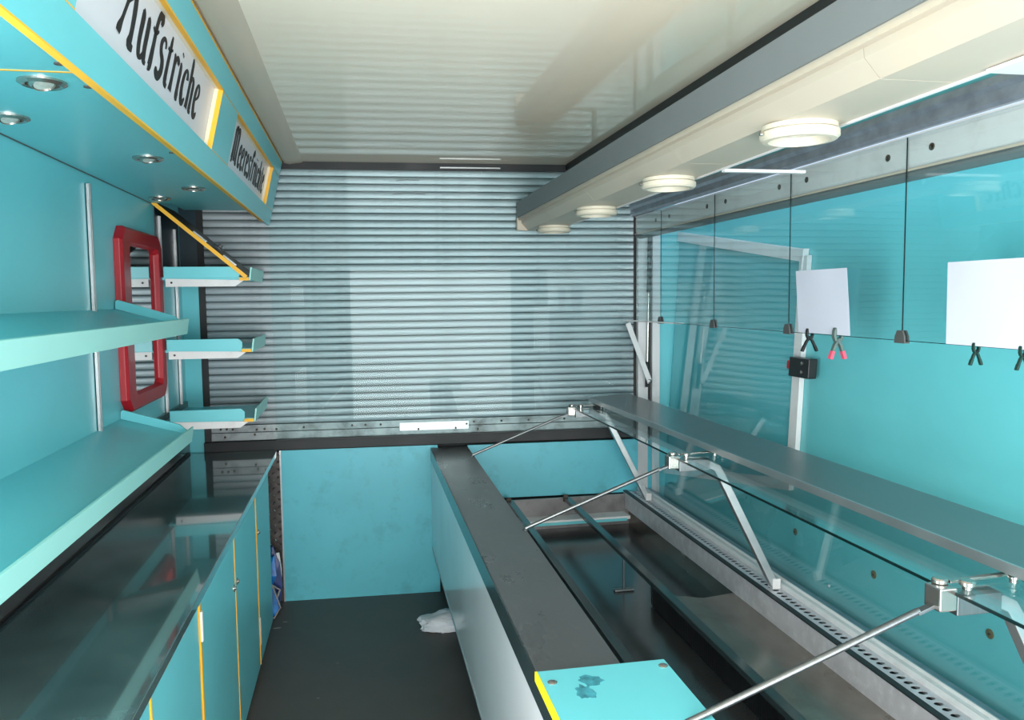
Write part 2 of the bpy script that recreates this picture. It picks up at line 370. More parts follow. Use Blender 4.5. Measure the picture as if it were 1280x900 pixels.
def cabinet(y0, y1, doors, label, name='base_cabinet'):
    t = thing(name, label, 'cabinet', (-0.66, (y0 + y1) / 2, 0), 'teal base cabinets under the left worktop')
    m = MB(); m.box(-0.87, -0.475, y0, y0 + 0.018, 0.03, 0.79); m.box(-0.87, -0.475, y1 - 0.018, y1, 0.03, 0.79)
    m.box(-0.87, -0.475, y0, y1, 0.03, 0.05); m.box(-0.87, -0.86, y0, y1, 0.03, 0.79); m.box(-0.52, -0.475, y0, y1, 0.76, 0.79)
    m.build('body', M['teal'], t)
    B(-0.86, -0.52, y0 + 0.02, y1 - 0.02, 0, 0.03).build('plinth', M['dark'], t)
    for (a, b, ew, knob) in doors:
        d = B(-0.472, -0.452, a + ew, b - 0.003, 0.035, 0.785).build('door', M['teal'], t, bevel=0.0008)
        B(-0.473, -0.4505, a + 0.001, a + ew, 0.034, 0.786).build('edge_band', M['yellow'], d, label='yellow plastic edge strip')
        if knob is not None:
            ky = knob
            MB().lathe((-0.452, ky, 0.60), (1, 0, 0), [(0.013, 0), (0.013, 0.003), (0.009, 0.004), (0.008, 0.002), (0.007, 0.006), (0.004, 0.010)], 16).build('knob', M['chrome'], d, smooth=True)
    return t
cabinet(1.13, 2.255, [(1.14, 1.735, 0.008, None), (1.738, 2.25, 0.009, None)], 'teal base cabinet nearest the camera, only the top of its doors in view')
c2 = cabinet(2.262, 3.475, [(2.266, 2.885, 0.016, 2.855), (2.888, 3.47, 0.007, 2.925)], 'middle teal base cabinet with two doors meeting at a pair of round knobs')
B(-0.4515, -0.445, 2.268, 2.281, 0.66, 0.745).build('hinge', M['whitemetal'], c2, bevel=0.001, label='white hinge plate on the yellow edge')
c3 = cabinet(3.48, 3.985, [(3.484, 3.98, 0.012, 3.54)], 'narrow single-door teal base cabinet at the far end of the left row')
B(-0.4515, -0.446, 3.486, 3.494, 0.12, 0.24).build('hinge', M['alu'], c3)

# ---------------------------------------------------------------- near wall shelves (tilted, with price-tag lip)
def near_shelf(zw, label):
    xw, xf = XL, -0.642; zf = zw - 0.068
    t = thing('wall_shelf', label, 'shelf', (XL, 2.1, zw), 'tilted teal shelves on the left wall')
    y0, y1 = 1.13, 3.19
    MB().prism([(xw, zw), (xf, zf), (xf, zf - 0.014), (xw, zw - 0.014)], 'y', y0, y1).build('board', M['teal'], t)
    MB().prism([(xf, zf - 0.026), (xf + 0.006, zf - 0.028), (xf + 0.014, zf + 0.028), (xf + 0.008, zf + 0.030)], 'y', y0, y1 + 0.0).build('front_lip', M['teal_lit'], t, bevel=0.0008)
    # end upstand with a cut corner
    p = [(xw + 0.004, zw + 0.001), (xw + 0.004, zw + 0.028), (xw + 0.012, zw + 0.034), (xf - 0.035, zf + 0.040), (xf - 0.004, zf + 0.012), (xf - 0.002, zf)]
    MB().prism(p, 'y', y1 - 0.012, y1).build('end_upstand', M['teal'], t)
    for yb in (1.6, 3.0):
        MB().prism([(xw + 0.012, zw - 0.016), (xf - 0.01, zf - 0.012), (xf - 0.01, zf - 0.022), (xw + 0.012, zw - 0.06)], 'y', yb - 0.012, yb + 0.012).build('bracket', M['alu'], t)
    return t
near_shelf(1.573, 'upper near teal wall shelf with a lip coloured as if lit, passing in front of the red-framed mirror')
near_shelf(1.163, 'lower near teal wall shelf with a lip coloured as if lit, just above the dark worktop')

# far shelves: three level boards beyond the mirror
def far_shelf(zt, label):
    t = thing('wall_shelf', label, 'shelf', (XL, 4.0, zt - 0.06), 'level teal shelves beyond the mirror')
    y0, y1, xf = 3.80, 4.27, -0.485
    B(XL, xf, y0, y1, zt - 0.058, zt - 0.046).build('board', M['teal'], t)
    p = [(XL + 0.04, zt - 0.05), (XL + 0.04, zt), (xf - 0.055, zt), (xf - 0.038, zt - 0.015), (xf - 0.038, zt - 0.040), (xf - 0.048, zt - 0.05)]
    MB().prism(p, 'y', y0 - 0.012, y0).build('end_upstand', M['teal'], t, bevel=0.0008)
    B(xf - 0.042, xf, y0 - 0.006, y0, zt - 0.062, zt - 0.048).build('edge_band', M['yellow'], t, label='short yellow edge strip')
    MB().prism([(xf, zt - 0.060), (xf + 0.006, zt - 0.062), (xf + 0.014, zt - 0.004), (xf + 0.008, zt - 0.002)], 'y', y0, y1).build('front_lip', M['teal_lit'], t)
    m = MB().prism([(XL + 0.045, zt - 0.052), (xf - 0.02, zt - 0.060), (xf - 0.06, zt - 0.088), (XL + 0.045, zt - 0.088)], 'y', y0 - 0.004, y0 + 0.018)
    m.build('bracket', M['whitemetal'], t)
    MB().lathe((XL + 0.07, y0 - 0.004, zt - 0.07), (0, -1, 0), [(0.005, 0), (0.005, 0.002)], 8).build('screw', M['black'], t)
    return t
far_shelf(1.752, 'topmost of the three short shelves beyond the mirror, under the slanted dark board')
far_shelf(1.428, 'middle of the three short teal shelves beyond the mirror')
far_shelf(1.108, 'lowest of the three short teal shelves beyond the mirror, just above the worktop')

# slotted shelf uprights on the left wall
for (y, z0, z1, lab) in [(2.93, 1.1, 1.995, 'slotted metal shelf upright on the left wall, just before the mirror'),
                         (3.90, 1.09, 1.985, 'slotted metal shelf upright on the left wall at the far edge of the mirror'),
                         (4.2, 1.09, 1.95, 'slotted metal shelf upright furthest along the left wall near the shutter')]:
    t = thing('shelf_upright', lab, 'shelf upright', (XL, y, z0), 'slotted shelf uprights')
    m = MB(); m.box(XL, XL + 0.003, y - 0.012, y + 0.012, z0, z1); m.box(XL, XL + 0.012, y - 0.012, y - 0.009, z0, z1); m.box(XL, XL + 0.012, y + 0.009, y + 0.012, z0, z1)
    m.box(XL, XL + 0.014, y - 0.003, y + 0.003, z0, z1)
    m.build('rail', M['alu'], t)

tag(B(XL, XL + 0.004, 3.83, 4.30, 1.765, 2.028).build('wall_shade_sheet', M['shade_navy']), 'dark sheet painting the wall shade in the far corner above the topmost short shelf', 'panel')  # sheet added to darken the teal wall where shade falls

tag(rear(XL, -0.802, 1.70, 2.262, 0.0005, 0.005).build('corner_shade_strip', M['shade_navy']), 'dark strip painting the shade in the rear left corner above the top short shelf', 'panel')  # same painted shade carried onto the wall return
# red-framed mirror
mt = thing('mirror', 'tall mirror with a chunky red octagonal frame on the left wall', 'mirror', (XL, 3.48, 1.17))
oc = lambda y0, y1, z0, z1, c: [(y0 + c, z0), (y1 - c, z0), (y1, z0 + c), (y1, z1 - c), (y1 - c, z1), (y0 + c, z1), (y0, z1 - c), (y0, z0 + c)]
o1 = oc(3.20, 3.82, 1.178, 1.885, 0.05); o2 = oc(3.21, 3.81, 1.188, 1.875, 0.045); o3 = oc(3.31, 3.760, 1.235, 1.828, 0.02); o4 = oc(3.32, 3.750, 1.245, 1.818, 0.018)
m = MB(); vs = []
for (o, x) in ((o1, XL), (o1, XL + 0.022), (o2, XL + 0.032), (o3, XL + 0.030), (o4, XL + 0.012), (o4, XL)):
    vs += [(x, p[0], p[1]) for p in o]
m.add(vs, [(r * 8 + i, r * 8 + (i + 1) % 8, ((r + 1) % 6) * 8 + (i + 1) % 8, ((r + 1) % 6) * 8 + i) for r in range(6) for i in range(8)])
m.build('frame', M['red'], mt, bevel=0.002)
MB().prism(o4, 'x', XL + 0.002, XL + 0.010).build('mirror_glass', M['mirror'], mt)

# slanted dark board under the overhead box
sb = thing('slanted_board', 'dark slanted board with yellow edge hanging between overhead box and top far shelf', 'board', (-0.7, 3.98, 1.7))
MB().prism([(-0.885, 2.036), (-0.878, 2.043), (-0.49, 1.709), (-0.497, 1.700)], 'y', 3.79, 4.24).build('panel', M['brown'], sb)
MB().prism([(-0.888, 2.033), (-0.877, 2.045), (-0.488, 1.711), (-0.499, 1.698)], 'y', 3.782, 3.79).build('edge_band', M['yellow'], sb, label='yellow edge strip')
def on_board(t, d=0.0): # t 0..1 down the slope
    return Vector((-0.878 + 0.388 * t + 0.65 * d, 0, 2.043 - 0.334 * t + 0.75 * d))
for tt in (0.40, 0.72):
    a = on_board(tt, 0.002); b = on_board(tt + 0.14, 0.002)
    MB().bar([(a.x, 3.84, a.z), (b.x, 3.84, b.z)], 0.03, 0.012, (0, 1, 0)).build('catch', M['alu'], sb, bevel=0.002)
a = on_board(.62, .01)
MB().lathe((a.x, 3.93, a.z), (0.65, 0, 0.75), [(0.03, 0), (0.03, 0.004), (0.012, 0.006), (0.01, 0.02)], 14).build('round_catch', M['clipgrey'], sb, smooth=True)

# ---------------------------------------------------------------- overhead sign box
P0 = Vector((-0.434, 0, 1.976)); UP = Vector((0.074, 0, 0.322)).normalized(); IN = Vector((-UP.z, 0, UP.x)).normalized()   # IN = away from the aisle
def FP(y, v, d=0.0): return P0 + UP * v + IN * d + Vector((0, y, 0))
def FQ(y0, y1, v0, v1, d0, d1):
    return MB().hexa([FP(y0, v0, d0), FP(y1, v0, d0), FP(y1, v0, d1), FP(y0, v0, d1), FP(y0, v1, d0), FP(y1, v1, d0), FP(y1, v1, d1), FP(y0, v1, d1)])
ob = thing('overhead_sign_box', 'long teal overhead box with yellow edging and two white lettered signs', 'overhead box', (-0.65, 2.7, 1.976))
OY0, OY1 = 0.6, 4.25
VB, VT, VE = 0.076, 0.252, 0.322
FQ(OY0, OY1, 0.0, VB - 0.002, 0, 0.013).build('bottom_board', M['teal'], ob)
FQ(OY0, OY1, VT + 0.002, VE, 0, 0.013).build('top_board', M['teal'], ob)
op = [(1.372, 2.54), (2.84, 3.96)]
FQ(OY0, op[0][0], VB, VT, 0, 0.013).build('divider_board', M['teal'], ob)
FQ(op[0][1], op[1][0], VB, VT, 0, 0.013).build('divider_board', M['teal'], ob)
FQ(op[1][1], OY1, VB, VT, 0, 0.013).build('divider_board', M['teal'], ob)
# yellow edging
FQ(OY0, 4.02, -0.003, 0.0, 0.0, 0.020).build('edge_band', M['yellow'], ob, label='yellow strip along the bottom edge')
FQ(OY0, OY1, VE, VE + 0.004, -0.001, 0.018).build('edge_band', M['yellow'], ob, label='yellow strip along the top edge')
for (a, b) in [(OY0, op[0][0]), (op[0][1], op[1][0]), (op[1][1], OY1)]:
    for v in (VB, VT):
        FQ(a, b, v - 0.002, v + 0.0, -0.0006, 0.018).build('seam_band', M['yellow'], ob, label='thin yellow seam line')
for (a, b) in op:
    FQ(a, b, VT - 0.002, VT + 0.002, -0.0008, 0.013).build('edge_band', M['yellow'], ob, label='yellow strip above the sign')
    FQ(b - 0.002, b + 0.001, VB, VT, -0.0008, 0.013).build('edge_band', M['yellow'], ob, label='yellow upright at the far end of the sign')
    FQ(b - 0.002, b + 0.002, VB, VT, 0.013, 0.0245).build('reveal', M['beige'], ob, label='beige reveal beside the sign')
    FQ(a, b, VT - 0.002, VT + 0.002, 0.013, 0.0245).build('reveal', M['beige'], ob)
# underside boards, end board and the yellow joint
US = 2.030
JY = 1.665
B(XL, -0.452, OY0, JY - 0.003, US, US + 0.014).build('underside_board', M['teal'], ob)
B(XL, -0.452, JY + 0.003, OY1 - 0.46, US, US + 0.014).build('underside_board', M['teal'], ob)
B(-0.80, -0.452, OY1 - 0.46, OY1 - 0.2, US, US + 0.014).build('underside_board', M['teal'], ob)
B(XL, -0.452, JY - 0.003, JY + 0.003, US - 0.001, US + 0.013).build('edge_band', M['yellow'], ob, label='yellow line across the underside')
FQ(OY0, 4.02, 0.0, 0.05, 0.018, 0.021).build('inner_edge', M['yellow'], ob)
B(XL, -0.44, OY1 - 0.46, OY1 - 0.448, US + 0.014, 2.29).build('end_board', M['dark'], ob)
for y in (JY - 0.06, JY + 0.10, 2.5):
    MB().lathe((-0.52, y, US), (0, 0, -1), [(0.008, 0), (0.008, 0.003), (0.004, 0.003), (0.004, 0.001)], 10).build('cover_cap', M['clipgrey'], ob)
MB().bar([(XL + 0.004, OY0, US - 0.001), (XL + 0.004, OY1 - 0.46, US - 0.001)], 0.004, 0.003, (0, 0, 1)).build('wall_joint', M['clipgrey'], ob)

# signs with hand-drawn style lettering (flat print on the opal panels)
G = {  # strokes: list of (x, y, half width); cap height 1, x height .66
 'A': (0.62, [[(0.02, 0.03, .05), (0.04, 0.12, .06), (0.10, 0.30, .03), (0.22, 0.72, .035), (0.33, 0.97, .04), (0.44, 1.0, .04), (0.50, 0.90, .03), (0.44, 0.80, .03), (0.30, 0.68, .03), (0.17, 0.56, .03)], [(0.36, 0.99, .04), (0.43, 0.6, .055), (0.45, 0.2, .05), (0.43, 0.03, .075), (0.56, 0.0, .05)]]),
 'u': (0.44, [[(0.05, 0.72, .03), (0.09, 0.62, .055), (0.08, 0.25, .05), (0.13, 0.04, .05), (0.22, 0.02, .04), (0.30, 0.12, .03)], [(0.28, 0.70, .03), (0.32, 0.60, .055), (0.32, 0.2, .055), (0.36, 0.03, .055), (0.44, 0.0, .03)]]),
 'f': (0.32, [[(0.06, 0.0, .035), (0.12, 0.04, .065), (0.14, 0.4, .05), (0.15, 0.72, .045), (0.20, 0.92, .045), (0.28, 0.97, .07), (0.33, 0.88, .06), (0.30, 0.80, .02)], [(0.02, 0.66, .02), (0.14, 0.60, .035), (0.26, 0.68, .02)]]),
 's': (0.34, [[(0.30, 0.56, .02), (0.27, 0.66, .03), (0.17, 0.69, .035), (0.09, 0.58, .045), (0.12, 0.44, .05), (0.24, 0.32, .06), (0.26, 0.14, .06), (0.16, 0.02, .075), (0.05, 0.06, .06), (0.03, 0.14, .02)]]),
 't': (0.28, [[(0.14, 0.88, .02), (0.13, 0.70, .045), (0.11, 0.3, .05), (0.12, 0.06, .06), (0.22, 0.0, .04)], [(0.01, 0.64, .02), (0.12, 0.62, .03), (0.24, 0.68, .02)]]),
 'r': (0.31, [[(0.03, 0.68, .02), (0.09, 0.58, .045), (0.09, 0.2, .05), (0.08, 0.0, .07)], [(0.12, 0.52, .03), (0.19, 0.67, .03), (0.27, 0.62, .055), (0.27, 0.55, .03)]]),
 'i': (0.20, [[(0.04, 0.66, .02), (0.09, 0.56, .05), (0.08, 0.2, .05), (0.10, 0.02, .07), (0.16, 0.0, .04)], [(0.08, 0.80, .035), (0.10, 0.84, .04)]]),
 'c': (0.33, [[(0.29, 0.50, .05), (0.26, 0.62, .04), (0.18, 0.66, .03), (0.09, 0.54, .045), (0.06, 0.3, .055), (0.11, 0.08, .065), (0.20, 0.02, .06), (0.30, 0.14, .02)]]),
 'h': (0.41, [[(0.05, 1.0, .02), (0.09, 0.86, .05), (0.09, 0.3, .05), (0.08, 0.0, .065)], [(0.11, 0.50, .025), (0.20, 0.66, .03), (0.29, 0.56, .05), (0.29, 0.2, .05), (0.30, 0.03, .06), (0.38, 0.0, .03)]]),
 'e': (0.34, [[(0.09, 0.34, .025), (0.20, 0.40, .025), (0.27, 0.50, .04), (0.24, 0.64, .035), (0.15, 0.66, .03), (0.07, 0.5, .05), (0.06, 0.25, .055), (0.12, 0.05, .065), (0.22, 0.02, .06), (0.30, 0.12, .02)]]),
 'M': (0.80, [[(0.02, 0.0, .05), (0.10, 0.05, .07), (0.12, 0.5, .055), (0.10, 0.86, .06), (0.04, 0.95, .05)], [(0.10, 0.9, .05), (0.24, 1.0, .06), (0.33, 0.86, .06), (0.34, 0.4, .055), (0.35, 0.02, .07)], [(0.36, 0.86, .04), (0.48, 1.0, .06), (0.58, 0.86, .06), (0.58, 0.4, .055), (0.60, 0.04, .075), (0.72, 0.0, .04)]]),
}
G['ü'] = (G['u'][0], G['u'][1] + [[(0.09, 0.84, .035), (0.10, 0.88, .035)], [(0.30, 0.84, .035), (0.31, 0.88, .035)]])
def lettering(text, y0, y1, v0, cap, d):
    tot = sum(G[c][0] + 0.05 for c in text); sx = (y1 - y0) / tot; m = MB(); cx = 0.0
    def P2(x, y, dd=0.0): return FP(y0 + x * sx, v0 + y * cap, d - dd)
    for ch in text:
        wd, strokes = G[ch]
        for st_ in strokes:
            # smooth the stroke a little
            pts = []
            for i in range(len(st_) - 1):
                p0 = st_[max(i - 1, 0)]; p1 = st_[i]; p2 = st_[i + 1]; p3 = st_[min(i + 2, len(st_) - 1)]
                for q in range(4):
                    t = q / 4
                    pts.append(tuple(0.5 * ((2 * p1[j]) + (-p0[j] + p2[j]) * t + (2 * p0[j] - 5 * p1[j] + 4 * p2[j] - p3[j]) * t * t + (-p0[j] + 3 * p1[j] - 3 * p2[j] + p3[j]) * t ** 3) for j in range(3)))
            pts.append(st_[-1]); L_, R_ = [], []
            for i, p in enumerate(pts):
                a = pts[max(i - 1, 0)]; b = pts[min(i + 1, len(pts) - 1)]
                dx, dy = (b[0] - a[0]) * sx, (b[1] - a[1]) * cap; ln = math.hypot(dx, dy) or 1
                nx, ny = -dy / ln, dx / ln; wv = max(p[2], 0.012) * 0.8
                ax = wv * 0.27 / sx; ay = wv * 0.165 / cap
                L_.append((cx + p[0] + nx * ax, p[1] + ny * ay)); R_.append((cx + p[0] - nx * ax, p[1] - ny * ay))
            n_ = len(pts)
            vs = [P2(*q, dd) for dd in (0.0, 0.0012) for side in (L_, R_) for q in side]
            fs = []
            for i in range(n_ - 1):
                fs.append((2 * n_ + i, 2 * n_ + i + 1, 3 * n_ + i + 1, 3 * n_ + i))
                fs.append((i, 2 * n_ + i, 2 * n_ + i + 1, i + 1)); fs.append((n_ + i, n_ + i + 1, 3 * n_ + i + 1, 3 * n_ + i))
            m.add(vs, fs)
        cx += wd + 0.05
    return m
for (txt, a, b, y0, y1, v0, cap) in [('Aufstriche', op[0][0], op[0][1], 1.645, 2.385, 0.122, 0.127),
                            ('Meeresfrüchte', op[1][0], op[1][1], 3.00, 3.93, 0.120, 0.118)]:
    s_ = FQ(a - 0.01, b + 0.01, VB - 0.01, VT + 0.01, 0.0250, 0.029).build('sign_panel', M['signwhite'], ob, label='white sign panel reading "%s"' % txt)
    lettering(txt, y0, y1, v0, cap, 0.0247).build('lettering', M['ink'], s_, label='black curly lettering "%s"' % txt)

def spotlight(x, y, label, tilt):
    t = thing('ceiling_spotlight', label, 'spotlight', (x, y, US), 'chrome spotlights under the overhead box')
    MB().lathe((x, y, US), (0, 0, -1), [(0.044, 0.0), (0.044, 0.004), (0.036, 0.009), (0.030, 0.007), (0.030, 0.001)], 28).build('trim_ring', M['chrome'], t, smooth=True)
    ax = Vector((0.35, -0.25, -1)).normalized() if tilt else Vector((0, -0.1, -1)).normalized()
    MB().lathe((x, y, US + 0.004), ax, [(0.027, 0.0), (0.027, 0.004), (0.021, 0.013), (0.020, 0.009)], 20).build('swivel_eye', M['chrome'], t, smooth=True)
    MB().lathe(Vector((x, y, US + 0.004)) + ax * 0.009, ax, [(0.019, 0.0), (0.019, 0.002), (0.012, 0.004)], 16).build('lens', M['lens'], t, smooth=True)
spotlight(-0.595, 1.741, 'largest chrome spotlight, swivelled, next to the yellow line on the underside', True)
spotlight(-0.785, 2.076, 'chrome spotlight cut by the left edge of the photo, near the wall', True)
spotlight(-0.609, 2.60, 'third chrome spotlight from the camera, midway along the underside', True)
spotlight(-0.607, 3.268, 'chrome spotlight close to the fascia near the far end of the underside', False)
spotlight(-0.80, 3.58, 'furthest chrome spotlight, in the corner above the slanted board', False)
spotlight(-0.595, 1.15, 'nearest chrome spotlight under the overhead box, outside the photo edge', True)

# ---------------------------------------------------------------- aisle right: narrow counter strip
sk = lambda y: -0.003 * (4.3 - y)
st_ = MB().hexa([(0.352, 0.4, 0.732), (0.535, 0.4, 0.732), (0.56, 4.255, 0.732), (0.362, 4.255, 0.732), (0.352, 0.4, 0.80), (0.535, 0.4, 0.80), (0.56, 4.255, 0.80), (0.362, 4.255, 0.80)])
tag(st_.build('counter_strip', M['striptop'], bevel=0.003), 'narrow scratched black counter strip between aisle and cooling well', 'counter')
tag(MB().hexa([(0.349, 0.4, 0.733), (0.3515, 0.4, 0.733), (0.3615, 4.25, 0.733), (0.359, 4.25, 0.733), (0.349, 0.4, 0.797), (0.3515, 0.4, 0.797), (0.3615, 4.25, 0.797), (0.359, 4.25, 0.797)]).build('counter_edge', M['stripface']), 'smooth dark edge trim along the aisle side of the black strip', 'trim')
wp = thing('aisle_cladding', 'glossy white cladding panel facing the aisle below the black strip', 'panel', (0.365, 2.3, 0.25))
MB().hexa([(0.353, 0.4, 0.25), (0.368, 0.4, 0.25), (0.376, 4.25, 0.25), (0.361, 4.25, 0.25), (0.353, 0.4, 0.731), (0.368, 0.4, 0.731), (0.376, 4.25, 0.731), (0.361, 4.25, 0.731)]).build('panel', M['white'], wp)
MB().hexa([(0.350, 0.4, 0.243), (0.370, 0.4, 0.243), (0.378, 4.25, 0.243), (0.358, 4.25, 0.243), (0.350, 0.4, 0.25), (0.370, 0.4, 0.25), (0.378, 4.25, 0.25), (0.358, 4.25, 0.25)]).build('bottom_profile', M['alu'], wp)
tag(B(0.50, 0.53, 0.4, 4.25, 0, 0.30).build('plinth_board', M['dark']), 'dark recessed plinth beneath the white cladding', 'plinth')

bd = thing('cover_board', 'teal board with bright yellow edge lying on the near end of the black strip', 'board', (0.49, 1.3, 0.802))
B(0.346, 0.625, 0.95, 1.575, 0.802, 0.822).build('board', M['teal'], bd, bevel=0.001)
B(0.341, 0.346, 0.95, 1.575, 0.802, 0.8225).build('edge_band', M['yellow_bright'], bd, label='bright yellow edge strip')
for p in [(0.366, 1.522), (0.612, 1.545)]:
    MB().lathe((p[0], p[1], 0.822), (0, 0, 1), [(0.010, 0), (0.010, 0.0015), (0.007, 0.003)], 14).build('screw_cap', M['chrome'], bd, smooth=True)
def blot(cx, cy, z, rx, ry, n=22, seed=1):
    random.seed(seed); ring = []
    for i in range(n):
        a = 2 * PI * i / n; r = 0.7 + 0.5 * random.random(); ring.append((cx + rx * r * math.cos(a), cy + ry * r * math.sin(a)))
    return MB().prism(ring, 'z', z, z + 0.0006)
M['gluemark'] = mat('glue_residue', srgb(66, 150, 165), 0.5, var=0.25, vscale=60)
blot(0.445, 1.515, 0.822, 0.028, 0.022, seed=4).build('glue_mark', M['gluemark'], bd)
blot(0.42, 1.47, 0.822, 0.02, 0.03, seed=9).build('glue_mark', M['gluemark'], bd)

# ---------------------------------------------------------------- cooling well
well = thing('cooling_well', 'long stainless steel cooling well between black strip and serving side', 'cooling well', (1.0, 2.3, 0.33))
WY0, WY1 = 0.45, 4.17
B(0.55, 1.46, WY0, WY1, 0.325, 0.34).build('bottom_tray', M['tray'], well)
B(0.545, 0.56, WY0, WY1, 0.30, 0.73).build('aisle_side_wall', M['wellside'], well)
B(0.55, 1.46, WY1, WY1 + 0.012, 0.30, 0.508).build('end_wall', M['wellside'], well, label='mottled zinc end wall')
B(0.56, 1.42, WY1 - 0.10, WY1 - 0.001, 0.395, 0.412).build('end_ledge', M['whitemetal'], well, label='pale ledge at the far end')
B(0.56, 1.40, WY1 - 0.106, WY1 - 0.101, 0.388, 0.402).build('ledge_edge', M['teal'], well)
B(1.445, 1.46, WY0, WY1, 0.30, 0.43).build('serving_side_wall', M['wellsteel'], well)
# evaporator cover sheet and finned block
MB().prism([(1.135, 0.437), (1.16, 0.440), (1.30, 0.418), (1.445, 0.430), (1.445, 0.426), (1.30, 0.414), (1.16, 0.436), (1.137, 0.425)], 'y', WY0, 2.86).build('evaporator_cover', M['wellsteel'], well, smooth=True)
B(1.150, 1.165, WY0, 3.0, 0.342, 0.425).build('evaporator_back', M['black'], well)
B(1.140, 1.150, 2.995, 3.0, 0.342, 0.43).build('evaporator_end', M['steel'], well)
fins = MB()
for i in range(240):
    y = WY0 + 0.03 + i * 0.0106
    fins.box(1.140, 1.150, y, y + 0.002, 0.344 + 0.003 * random.random(), 0.424)
fins.build('fins', M['black'], well, kind='stuff')

def well_rail(x0, x1, label):
    t = thing('well_rail', label, 'rail', (x0, WY1, 0.49), 'long dark rails hung over the cooling well')
    m = MB().hexa([(x1 - 0.017, WY0, 0.492), (x1 + 0.017, WY0, 0.492), (x0 + 0.017, WY1 - 0.002, 0.492), (x0 - 0.017, WY1 - 0.002, 0.492),
                   (x1 - 0.017, WY0, 0.512), (x1 + 0.017, WY0, 0.512), (x0 + 0.017, WY1 - 0.002, 0.512), (x0 - 0.017, WY1 - 0.002, 0.512)])
    m.build('bar', M['stripface'], t, bevel=0.002)
    B(x0 - 0.02, x0 + 0.005, WY1 - 0.015, WY1 + 0.0, 0.488, 0.526).build('hook', M['hole'], t)
    return t
r1 = well_rail(0.775, 0.765, 'dark rail over the cooling well, nearer the black strip')
r2 = well_rail(1.09, 1.085, 'dark rail over the cooling well, nearer the serving side')
MB().tube([(1.087, 3.2, 0.495), (1.087, 3.2, 0.349)], 0.005).build('hanger_rod', M['steel'], r2, smooth=True)
B(1.045, 1.13, 3.185, 3.215, 0.341, 0.350).build('hanger_foot', M['steel'], r2, bevel=0.003)
MB().tube([(0.772, 3.25, 0.495), (0.772, 3.25, 0.342)], 0.005).build('hanger_rod', M['steel'], r1, smooth=True)
# crumbs in the well
for (x, y, z, s1, s2, col, lab) in [(1.315, 1.78, 0.4195, 0.008, 0.004, 'brass', 'small yellow crumb on the steel evaporator cover'),
                                    (1.225, 1.66, 0.432, 0.003, 0.022, 'whitemetal', 'small curved white scrap on the steel evaporator cover')]:
    tag(blot(x, y, z, s1, s2, 12, 3).build('crumb', M[col]), lab, 'crumb')

# ---------------------------------------------------------------- perforated rail on the serving side
pr = thing('air_grille_rail', 'long steel air rail with a row of oval holes beside the cooling well', 'rail', (1.47, 2.3, 0.43))
def sxr(y): return -0.012 + 0.006 * y     # slight skew of the assembly
B(1.425, 1.4295, WY0, 4.2, 0.428, 0.520).build('front_face', M['steelface'], pr, label='scratched steel face')
B(1.422, 1.444, WY0, 4.2, 0.518, 0.523).build('dark_lip', M['dark'], pr, bevel=0.001)
# plate with real oval holes over a dark trough
pm = MB(); hp = 0.030; nh = int((4.18 - 0.9) / hp)
xa, xb, zt = 1.444, 1.503, 0.521; hx0, hx1 = 1.461, 1.487
ys = 0.9
def cell(y0):
    y1 = y0 + hp; cx = (hx0 + hx1) / 2; cy = (y0 + y1) / 2; K = 12
    inner = [Vector((cx + (hx1 - hx0) / 2 * math.cos(2 * PI * k / K + PI / K), cy + 0.0098 * math.sin(2 * PI * k / K + PI / K), zt)) for k in range(K)]
    outer = []
    for k in range(K):
        a = 2 * PI * k / K + PI / K; c, s_ = math.cos(a), math.sin(a)
        tx = (xb - xa) / 2 / max(abs(c), 1e-6); ty = hp / 2 / max(abs(s_), 1e-6)
        t_ = min(tx, ty); outer.append(Vector((min(max(cx + c * t_, xa), xb), cy + s_ * t_, zt)))
    o = len(pm.v)
    low = [p - Vector((0, 0, 0.0012)) for p in inner]
    pm.v += outer + inner + low
    for k in range(K):
        k2 = (k + 1) % K
        pm.f.append((o + k, o + k2, o + K + k2, o + K + k)); pm.f.append((o + K + k, o + K + k2, o + 2 * K + k2, o + 2 * K + k))
    # corner fillers
    for (sx, sy) in ((xa, y0), (xb, y0), (xb, y1), (xa, y1)):
        cand = sorted(range(K), key=lambda k: (outer[k] - Vector((sx, sy, zt))).length)[:2]
        oo = len(pm.v); pm.v.append(Vector((sx, sy, zt))); pm.f.append((o + cand[0], o + cand[1], oo))
for i in range(nh): cell(ys + i * hp)
hole_ob = pm.build('perforated_plate', M['steelface'], pr)
B(1.444, 1.503, WY0, 4.2, 0.44, 0.500).build('trough', M['black'], pr)
B(1.444, 1.503, WY0, 0.9, 0.516, 0.521).build('plain_end', M['alu'], pr)
MB().prism([(1.503, 0.47), (1.503, 0.530), (1.512, 0.536), (1.518, 0.531), (1.535, 0.531), (1.540, 0.538), (1.550, 0.534), (1.556, 0.47)], 'y', WY0, 4.2).build('white_profile', M['whitemetal'], pr, smooth=True, label='white ribbed profile behind the holes')
B(1.558, 1.585, WY0, 4.2, 0.47, 0.524).build('glass_channel', M['galv'], pr)

